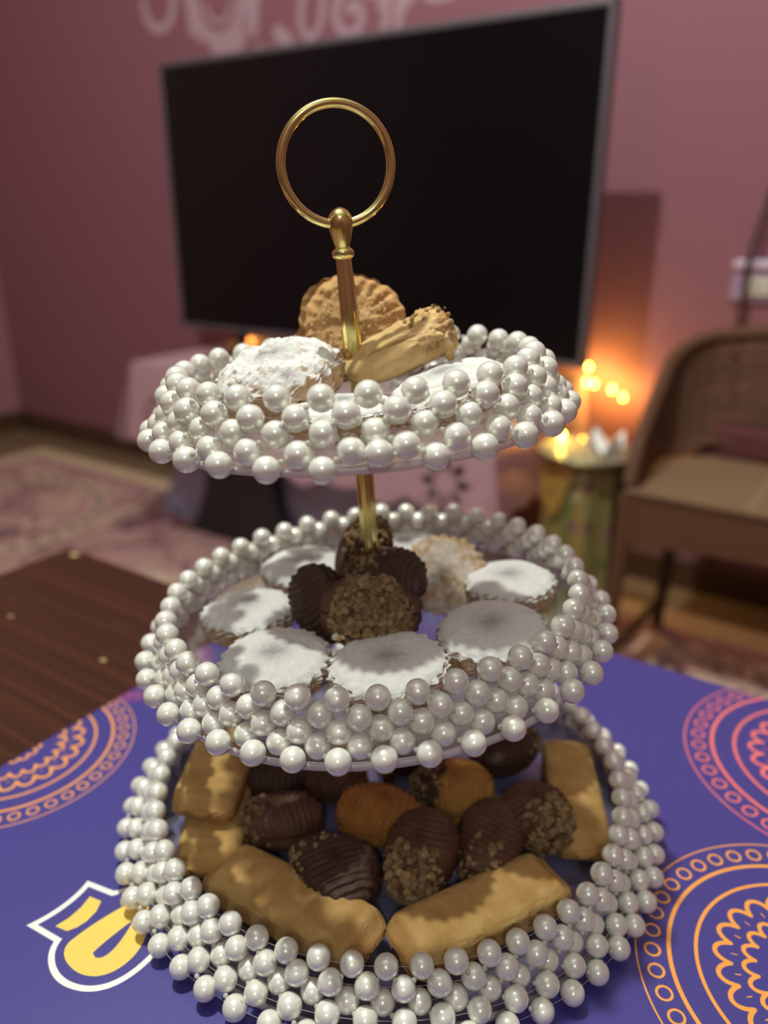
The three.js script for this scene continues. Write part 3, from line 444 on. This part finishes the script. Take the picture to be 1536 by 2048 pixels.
// two ribbed shells pressed together over a filling, one end dipped in crumbs; origin at its middle
function shellBiscuit(label, sd, tone, o2, tier, a, h, b, xAxis, up) {
  const { L = 0.05, W = 0.037, H = 0.013, crumb = 0, crumbSide = 1, dip = null, ribs = 0, gap = 0.0012, rough = 0, big = 1 } = o2;
  const t = thing('shell_biscuit', label, 'biscuit', 'filled shell biscuits on the stand');
  const halfShell = (sgn) => {
    const g = grid(96, 34, (u, v) => {
      const th = -u * 2 * Math.PI * sgn, ph = v * Math.PI / 2, c = Math.cos(th), s = Math.sin(th);
      const rad = Math.sin(ph) ** 0.9, x0 = L / 2 * rad * c, z0 = W / 2 * rad * s * (1 - 0.16 * c * crumbSide), y0 = H * Math.cos(ph) ** 0.75;
      const w = ribs ? x0 * 0.75 + z0 * 0.7 : x0 + 14 * z0 * z0 * crumbSide;
      const groove = 0.5 + 0.5 * Math.cos(w / 0.0039 * 2 * Math.PI), env = sm(0.0, 0.2, v) * (1 - 0.5 * sm(0.9, 1, v));
      const dsp = (groove ** 0.7 - 0.6) * 0.0017 * env + fbm(x0 * 160 + sd, y0 * 160, z0 * 160, 3) * (0.0005 + rough);
      const k = 1 + dsp / 0.017;
      return V(x0 * k, sgn * (y0 * k + gap * 0.5), z0 * k);
    }, (u, v) => [u * 4, v * 2], true);
    const flat = grid(64, 1, (u, v) => { const th = u * 2 * Math.PI * sgn, c = Math.cos(th), s = Math.sin(th); return V(L / 2 * c * v * 0.985, sgn * gap * 0.5, W / 2 * s * (1 - 0.16 * c * crumbSide) * v * 0.985); }, null, true);
    const m = mergeGeometries([g, flat]);
    return paint(m, (p) => { const f = clamp(0.5 + 0.7 * fbm(p.x * 90 + sd, p.y * 90, p.z * 90, 3)); let col = mix3(tone.map((x) => x * 0.8), tone.map((x) => x * 1.22), f); if (dip) col = mix3(col, SHELL.choc, sm(dip - 0.002, dip + 0.002, p.x * crumbSide + 0.003 * fbm(p.z * 120, p.y * 120, sd, 2))); return col; });
  };
  const mat = tone === SHELL.choc || tone === SHELL.brown ? glossMat : cookieMat;
  mesh('upper_shell', halfShell(1), mat, t); mesh('lower_shell', halfShell(-1), mat, t);
  const fill = new THREE.SphereGeometry(1, 40, 10); fill.scale(L / 2 * 0.965, gap * 1.6, W / 2 * 0.96);
  mesh('filling', fill, std(tone === SHELL.choc || tone === SHELL.brown ? lin(0.05, 0.022, 0.012) : lin(0.42, 0.28, 0.12), 0.5), t);
  if (crumb) {
    seed = 1000 + sd * 37; const gs = [];
    for (let i = 0; i < crumb; i++) {
      const th = rr(-1.35, 1.35), y = rr(-1, 1), rad = Math.sqrt(1 - y * y * 0.92) * rr(0.94, 1.03), q = (th / 1.35);
      const c = Math.cos(th) * crumbSide, s = Math.sin(th);
      const x = L / 2 * rad * c, z = W / 2 * rad * s * 0.86, yy = y * (H + gap) * 0.99;
      if (Math.abs(q) > 0.8 && rnd() < 0.5) continue;
      gs.push(move(crumbGrain(rr(0.0011, 0.0024) * big), x + crumbSide * 0.0012, yy, z));
    }
    const g = paint(join(gs), () => [0, 0, 0]), col = g.attributes.color; let cc = null;
    for (let i = 0; i < col.count; i++) { if (i % 60 === 0) cc = mix3([0.22, 0.13, 0.055], [0.52, 0.37, 0.18], rnd()); col.setXYZ(i, ...cc); }
    const k = mesh('crumb_coating', g, cookieMat, t); k.userData.kind = 'stuff';
  }
  place(t, tier, a, h, b); return face(t, tier, xAxis, up);
}
// a pillow-shaped stuffed bar with crimped ends; origin at the middle of its underside
function bar(label, sd, L, W, H, tier, a, h, b, xAxis, up) {
  const g = grid(110, 120, (u, v) => {
    const th = u * 2 * Math.PI, q = 2 * v - 1, e = 5, c = Math.cos(th), s = Math.sin(th);
    const cw = Math.sign(c) * Math.abs(c) ** 0.38, sh = Math.sign(s) * Math.abs(s) ** 0.5;
    const end = (1 - Math.abs(q) ** 14) ** 0.35, hh = H / 2 * (1 - 0.55 * sm(0.80, 1, Math.abs(q))) * (1 + 0.05 * fbm(q * 2, sd, 3, 2)) , x = L / 2 * q;
    const crimp = sm(0.84, 0.9, Math.abs(q)) * (1 - sm(0.92, 0.98, Math.abs(q))) * 0.0011;
    const ww = W / 2 * (1 - 0.05 * Math.abs(q) ** 6) * (0.35 + 0.65 * end);
    const n = fbm(x * 130 + sd, c * 2.1, s * 2.1 + sd, 4);
    return V(x + 0.0012 * nz(c * 3 + sd, s * 3, q * 0.5), H / 2 + (hh * end - crimp) * sh + n * 0.0006 * Math.sign(sh || 1), ww * cw + n * 0.0005);
  }, (u, v) => [u * 4, v * 5], true);
  paint(g, (p, n) => { const f = clamp(0.5 + 0.8 * fbm(p.x * 75 + sd, p.y * 60, p.z * 75, 4)), edge = sm(0.78, 1.0, Math.abs(p.x) / (L / 2)) * 0.5; return mix3(mix3([0.50, 0.285, 0.085], [0.66, 0.42, 0.155], f), [0.40, 0.18, 0.05], edge); });
  const o = mesh('stuffed_bar', g, cookieMat); tag(o, label, 'pastry', 'golden stuffed bars on the lowest tier'); place(o, tier, a, h, b); return face(o, tier, xAxis, up);
}

// ------------------------------------------------------------------ top tier
kahk('sugared biscuit lying flat at the front of the top tier', 1.3, 0.028, 0.0150, 0.2, 'top', -7, -26.6, 37, [1, 0, 0.2], [0, 1, 0], 0.95);
kahk('thick crumbly sugared biscuit leaning at the left of the top tier', 2.7, 0.0345, 0.025, 0.14, 'top', -38, -14.5, 4, [1, 0.17, 0.05], [-0.17, 1, 0.30], 0.85, 0.9, 3.4);
kahk('sugared biscuit tilted at the right of the top tier', 3.9, 0.032, 0.0200, 0.25, 'top', 48, -24, 19, [1, 0.24, -0.25], [-0.24, 1, 0.10], 0.9, 0.95, 1.8);
{
  // scalloped filled pie standing on edge behind the pole
  const t = thing('scalloped_biscuit', 'golden scalloped round biscuit standing upright behind the gold pole', 'biscuit');
  const disc = (R, H, sgn, sd) => { const g = grid(180, 60, (u, v) => {
    const th = -u * 2 * Math.PI * sgn, c = Math.cos(th), s = Math.sin(th), q = v, sc = 1 + (0.012 + 0.012 * nz(c * 2, s * 2, sd)) * Math.sin(th * 23 + sd + 2 * nz(c * 3, s * 3, sd)) * sm(0.6, 1, q) + 0.10 * fbm(c * 1.6 + sd, s * 1.6, sd, 4) * q;
    const r = R * q * sc, rim = sm(0.70, 0.80, q) * (1 - sm(0.88, 1, q)), y = H * (1 - q ** 2.6) + 0.0016 * rim * (0.6 + 0.4 * Math.sin(th * 23 + sd)) - 0.0016 * Math.max(0, Math.sin(th * 19 + sd)) * sm(0.3, 0.75, q) * (1 - sm(0.9, 1, q)) * sm(-0.1, 0.7, c);
    const n = fbm(r * c * 180 + sd, r * s * 180, sd, 4), n2 = fbm(r * c * 60, r * s * 60 + sd, sd, 3);
    return V(r * c, sgn * (y + n * 0.0011 + n2 * 0.0022), r * s); }, (u, v) => [u * 8, v * 3], true);
    return paint(g, (p) => { const f = clamp(0.5 + 0.8 * fbm(p.x * 120 + sd, p.y * 200, p.z * 120, 4)), e = sm(0.6, 1, Math.hypot(p.x, p.z) / R); return mix3(mix3([0.56, 0.30, 0.11], [0.76, 0.50, 0.23], f), [0.60, 0.30, 0.10], e * 0.5); }); };
  mesh('front_round', disc(0.0285, 0.0078, 1, 4.2), cookieMat, t);
  const back = disc(0.0305, 0.006, -1, 8.1); move(back, -0.002, -0.001, 0); mesh('rear_round', back, cookieMat, t);
  seed = 77; const gs = []; for (let i = 0; i < 110; i++) { const a = rr(0, 6.283), r = 0.028 * Math.sqrt(rnd()); gs.push(move(crumbGrain(rr(0.0003, 0.0008)), r * Math.cos(a), 0.0078 * (1 - (r / 0.0285) ** 3.2) + 0.0006, r * Math.sin(a))); }
  const k = mesh('sugar_grains', join(gs), std(lin(0.75, 0.6, 0.38), 0.4), t); k.userData.kind = 'stuff';
  place(t, 'top', -1, 13.5, -31); face(t, 'top', [1, -0.12, 0.12], [-0.12, 0.30, 1]);
}
{
  // plain biscuit with a broken, crumbling end, leaning up to the right
  const t = thing('broken_biscuit', 'plain golden biscuit with crumbling broken end leaning on sugared biscuits', 'biscuit');
  const L = 0.062, W = 0.034, H = 0.0205;
  const g = grid(130, 120, (u, v) => {
    const th = u * 2 * Math.PI, q = 2 * v - 1, c = Math.cos(th), s = Math.sin(th), x = q * L / 2;
    const end = q < 0 ? (1 - Math.abs(q) ** 2.6) ** 0.5 : (1 - q ** 10) ** 0.4, brk = sm(0.05, 0.75, q + 0.35 * s + 0.2 * fbm(q * 3, c * 2, s * 2, 2));
    const cw = Math.sign(c) * Math.abs(c) ** 0.85, sh = Math.sign(s) * Math.abs(s) ** 0.75;
    const n = fbm(x * 110, c * 1.6, s * 1.6, 4), n2 = fbm(x * 330, c * 5, s * 5, 3);
    const crack = Math.exp(-(((c - 0.55 - 0.25 * q - 0.05 * nz(q * 4, 1, 2)) / 0.05) ** 2)) * sm(-0.7, -0.4, q) * (1 - sm(0.0, 0.4, q)) * (c > 0 ? 1 : 0) * 0.0024;
    const d = 1 + (n * 0.0005 + (n2 * 0.0009 + n * 0.0010) * brk - crack) / 0.012;
    return V(x + brk * n2 * 0.0016 * sm(0.6, 0.95, q), H / 2 * sh * end * d * (1 + 0.06 * q), W / 2 * cw * end * d);
  }, (u, v) => [u * 4, v * 4], true);
  paint(g, (p) => { const f = clamp(0.5 + 0.8 * fbm(p.x * 90, p.y * 120, p.z * 90, 4)), b = sm(0.0, 0.02, p.x + 0.008 * f); return mix3(mix3([0.56, 0.36, 0.14], [0.70, 0.48, 0.22], f), mix3([0.52, 0.29, 0.10], [0.76, 0.52, 0.25], f), b); });
  mesh('biscuit_body', g, cookieMat, t);
  seed = 12; const gs = []; for (let i = 0; i < 90; i++) { const a = rr(0, 6.283), x = L / 2 * rr(0.25, 1); gs.push(move(crumbGrain(rr(0.0005, 0.0016)), x, H / 2 * 1.05 * Math.abs(Math.sin(a)) * rr(0.85, 1.1), W / 2 * Math.cos(a) * 0.98)); }
  const k = mesh('loose_crumbs', paint(join(gs), () => [0.66, 0.43, 0.19]), cookieMat, t); k.userData.kind = 'stuff';
  { const fl = crumbGrain(0.0045); fl.scale(0.8, 1.3, 0.5); mesh('hanging_flake', paint(move(fl, 0.022, -0.006, 0.016), () => [0.66, 0.40, 0.17]), cookieMat, t); }
  place(t, 'top', 22.5, 3.6, -2); face(t, 'top', [1, 0.36, -0.22], [-0.36, 1, 0.35]);
}

// ------------------------------------------------------------------ middle tier
kahk('sugared biscuit at the front of the middle tier, nearest the camera', 5.1, 0.0305, 0.0165, 0.42, 'mid', 8, -26.6, 63, [1, 0, 0.1], [0, 1, 0.12], 0.93);
kahk('sugared biscuit at the front left of the middle tier', 6.2, 0.030, 0.0165, 0.45, 'mid', -53, -26.6, 49, [1, 0, -0.5], [0.05, 1, 0.1], 0.95);
kahk('sugared biscuit at the left edge of the middle tier', 7.4, 0.0295, 0.0165, 0.42, 'mid', -77, -26.6, -10, [0.3, 0, 1], [0.05, 1, 0.1], 0.95);
kahk('sugared biscuit at the back left of the middle tier', 8.3, 0.0295, 0.0165, 0.5, 'mid', -48, -26.6, -70, [1, 0, 0.3], [0, 1, 0.05], 0.95);
kahk('sugared biscuit mostly hidden at the very back of the middle tier', 9.6, 0.029, 0.0160, 0.5, 'mid', 21, -26.6, -84, [1, 0, 0], [0, 1, 0], 0.95);
kahk('browner sugared biscuit propped on edge right of the chocolate pile', 10.2, 0.0275, 0.0150, -0.42, 'mid', 43, -20, -42, [1, 0.05, 0.1], [-0.10, 0.60, 0.78], 0.92, 0.7);
kahk('sugared biscuit at the right edge of the middle tier', 11.8, 0.0285, 0.0165, 0.3, 'mid', 82, -26.6, -20, [0.5, 0, 1], [0.02, 1, 0.02], 0.95);
kahk('smooth sugared biscuit at the front right of the middle tier', 12.5, 0.0300, 0.0175, 0.5, 'mid', 64, -26.6, 38, [1, 0, 0.4], [0, 1, 0.1], 0.97);
shellBiscuit('chocolate shell biscuit with crumbed end topmost behind the gold pole', 1, SHELL.choc, { crumb: 420, crumbSide: 1, L: 0.049, W: 0.040 }, 'mid', -5, 9, -25, [0.45, 0.75, 0.35], [-0.7, 0.5, 0.2]);
shellBiscuit('dark chocolate shell biscuit at the right of the pile around the pole', 2, SHELL.choc, { crumb: 260, crumbSide: -1, L: 0.046, W: 0.040, rough: 0.0004 }, 'mid', 9, 5, 6, [0.8, -0.15, 0.25], [0.2, 0.9, 0.35]);
shellBiscuit('ribbed dark chocolate shell biscuit at the left of the centre pile', 3, SHELL.choc, { L: 0.047, W: 0.037 }, 'mid', -31, -8, 6, [0.25, -0.85, 0.45], [-0.75, 0.35, 0.55]);
shellBiscuit('crumb-covered shell biscuit at the front of the centre pile', 4, SHELL.brown, { crumb: 900, crumbSide: 1, L: 0.046, W: 0.055, H: 0.019, big: 1.1 }, 'mid', -1, -7, 22, [0.05, 0.35, 1], [0.1, 1, -0.3]);
{
  const n = thing('nougat_bit', 'tiny white and yellow nougat bit among the sugared biscuits', 'crumb');
  seed = 41; const gs = []; for (const [x, y, z, s] of [[-0.002, 0.002, 0, 0.0022], [0.002, 0.003, 0.001, 0.0024], [0.004, 0.0045, -0.001, 0.0018], [-0.001, 0.004, 0.001, 0.0016]]) gs.push(move(crumbGrain(s), x, y, z));
  mesh('white_lump', join(gs), std(lin(0.8, 0.78, 0.7), 0.7), n); mesh('yellow_lump', move(crumbGrain(0.0019), 0, 0.003, 0.0022), std(lin(0.7, 0.5, 0.14), 0.7), n);
  place(n, 'mid', -18.5, -14, 39);
}

// ------------------------------------------------------------------ lowest tier
const F = -26.8;
bar('golden stuffed bar lying on another bar at the left', 1.1, 0.082, 0.038, 0.0185, 'base', -109, F + 18.5, 6, [-0.06, 0, 1], [0.12, 1, 0]);
bar('golden stuffed bar under another bar at the left', 2.3, 0.080, 0.038, 0.0185, 'base', -105, F, 32, [0.06, 0, 1], [0, 1, 0]);
bar('long golden stuffed bar at the front left of the lowest tier', 3.4, 0.104, 0.036, 0.0190, 'base', -53, F, 93, [0.86, 0, 0.51], [0, 1, 0]);
bar('long golden stuffed bar at the front right of the lowest tier', 4.7, 0.103, 0.036, 0.0190, 'base', 48, F, 98, [0.88, 0, -0.47], [0, 1, 0]);
bar('long golden stuffed bar along the right of the lowest tier', 5.6, 0.104, 0.033, 0.0190, 'base', 117, F, 9, [-0.09, 0, 1], [0, 1, 0]);
shellBiscuit('chocolate shell biscuit lying sideways near the stacked bars', 11, SHELL.brown, { crumb: 150, crumbSide: -1, H: 0.014 }, 'base', -65, -12, 37, [1, 0.03, -0.10], [0.02, 1, -0.20]);
shellBiscuit('amber shell biscuit in the middle of the lowest tier', 12, SHELL.amber, { L: 0.053, W: 0.040, H: 0.014 }, 'base', -6, -11, 33, [0.95, -0.05, 0.18], [0.12, 1, -0.05]);
shellBiscuit('honey yellow shell biscuit with chocolate end right of the amber one', 13, SHELL.honey, { L: 0.052, W: 0.041, crumb: 150, crumbSide: -1, dip: 0.006, H: 0.014 }, 'base', 40, -11, 11, [0.92, 0, 0.3], [0, 1, 0.2]);
shellBiscuit('dark chocolate shell biscuit beside the bar at the back right', 14, SHELL.choc, { L: 0.050, crumb: 140, crumbSide: 1 }, 'base', 78, -9, -26, [1, 0.05, -0.45], [0, 1, -0.1]);
shellBiscuit('dark ribbed chocolate shell biscuit behind the front left bar', 15, SHELL.choc, { L: 0.052, W: 0.040, crumb: 110, crumbSide: -1, ribs: 1, rough: 0.0003 }, 'base', -30, -11, 76, [0.85, -0.1, 0.42], [0.1, 1, 0.2]);
shellBiscuit('ribbed chocolate shell biscuit with nutty crumb end at the front', 16, SHELL.brown, { L: 0.054, W: 0.040, H: 0.015, crumb: 330, crumbSide: 1, big: 1.35 }, 'base', 17, -9, 66, [-0.36, -0.22, 0.9], [-0.1, 1, 0.2]);
shellBiscuit('brown ribbed shell biscuit leaning behind the front right bar', 17, SHELL.brown, { L: 0.052, W: 0.037, H: 0.014, crumb: 110, crumbSide: 1 }, 'base', 57, -11, 55, [-0.4, -0.2, 0.86], [0.25, 1, 0.2]);
shellBiscuit('chocolate shell biscuit with broad crumb end facing the right bar', 18, SHELL.brown, { L: 0.046, W: 0.042, H: 0.016, crumb: 420, crumbSide: 1, big: 1.15 }, 'base', 88, -10, 36, [0.5, 0.1, 0.75], [0, 1, 0]);
shellBiscuit('dark chocolate shell biscuit in the shade behind the stacked bars', 19, SHELL.choc, { L: 0.050 }, 'base', -72, -12, -8, [1, 0, -0.3], [0, 1, 0.2]);
shellBiscuit('chocolate brown shell biscuit in the shade behind the amber one', 20, SHELL.brown, { L: 0.048, rough: 0.0005 }, 'base', -35, -12, -5, [0.8, 0, 0.6], [0, 1, 0.3]);
shellBiscuit('dark shell biscuit deepest in the shade at the centre back', 21, SHELL.choc, { L: 0.046 }, 'base', 12, -13, -32, [1, 0, 0.2], [0, 1, 0.2]);

// ------------------------------------------------------------------ small raised pale specks on the coffee table
seed = 61;
[[-0.74, 0.476, 0.005, 'pale speck lying at the far corner of the coffee table'], [-0.528, 0.351, 0.0028, 'pale speck lying near the purple board on the coffee table'], [-0.668, 0.353, 0.0024, 'pale speck lying in the middle of the coffee table']].forEach(([s, t, r, label]) => {
  const g = crumbGrain(r); g.scale(1.4, 0.5, 0.9); g.computeBoundingBox(); move(g, 0, -g.boundingBox.min.y, 0);
  tag(inRoom(mesh('pale_speck', g, std(lin(0.55, 0.36, 0.18), 0.8)), s, -0.364, t), label, 'crumb', 'pale specks on the coffee table');
});

renderer.render(scene, camera);
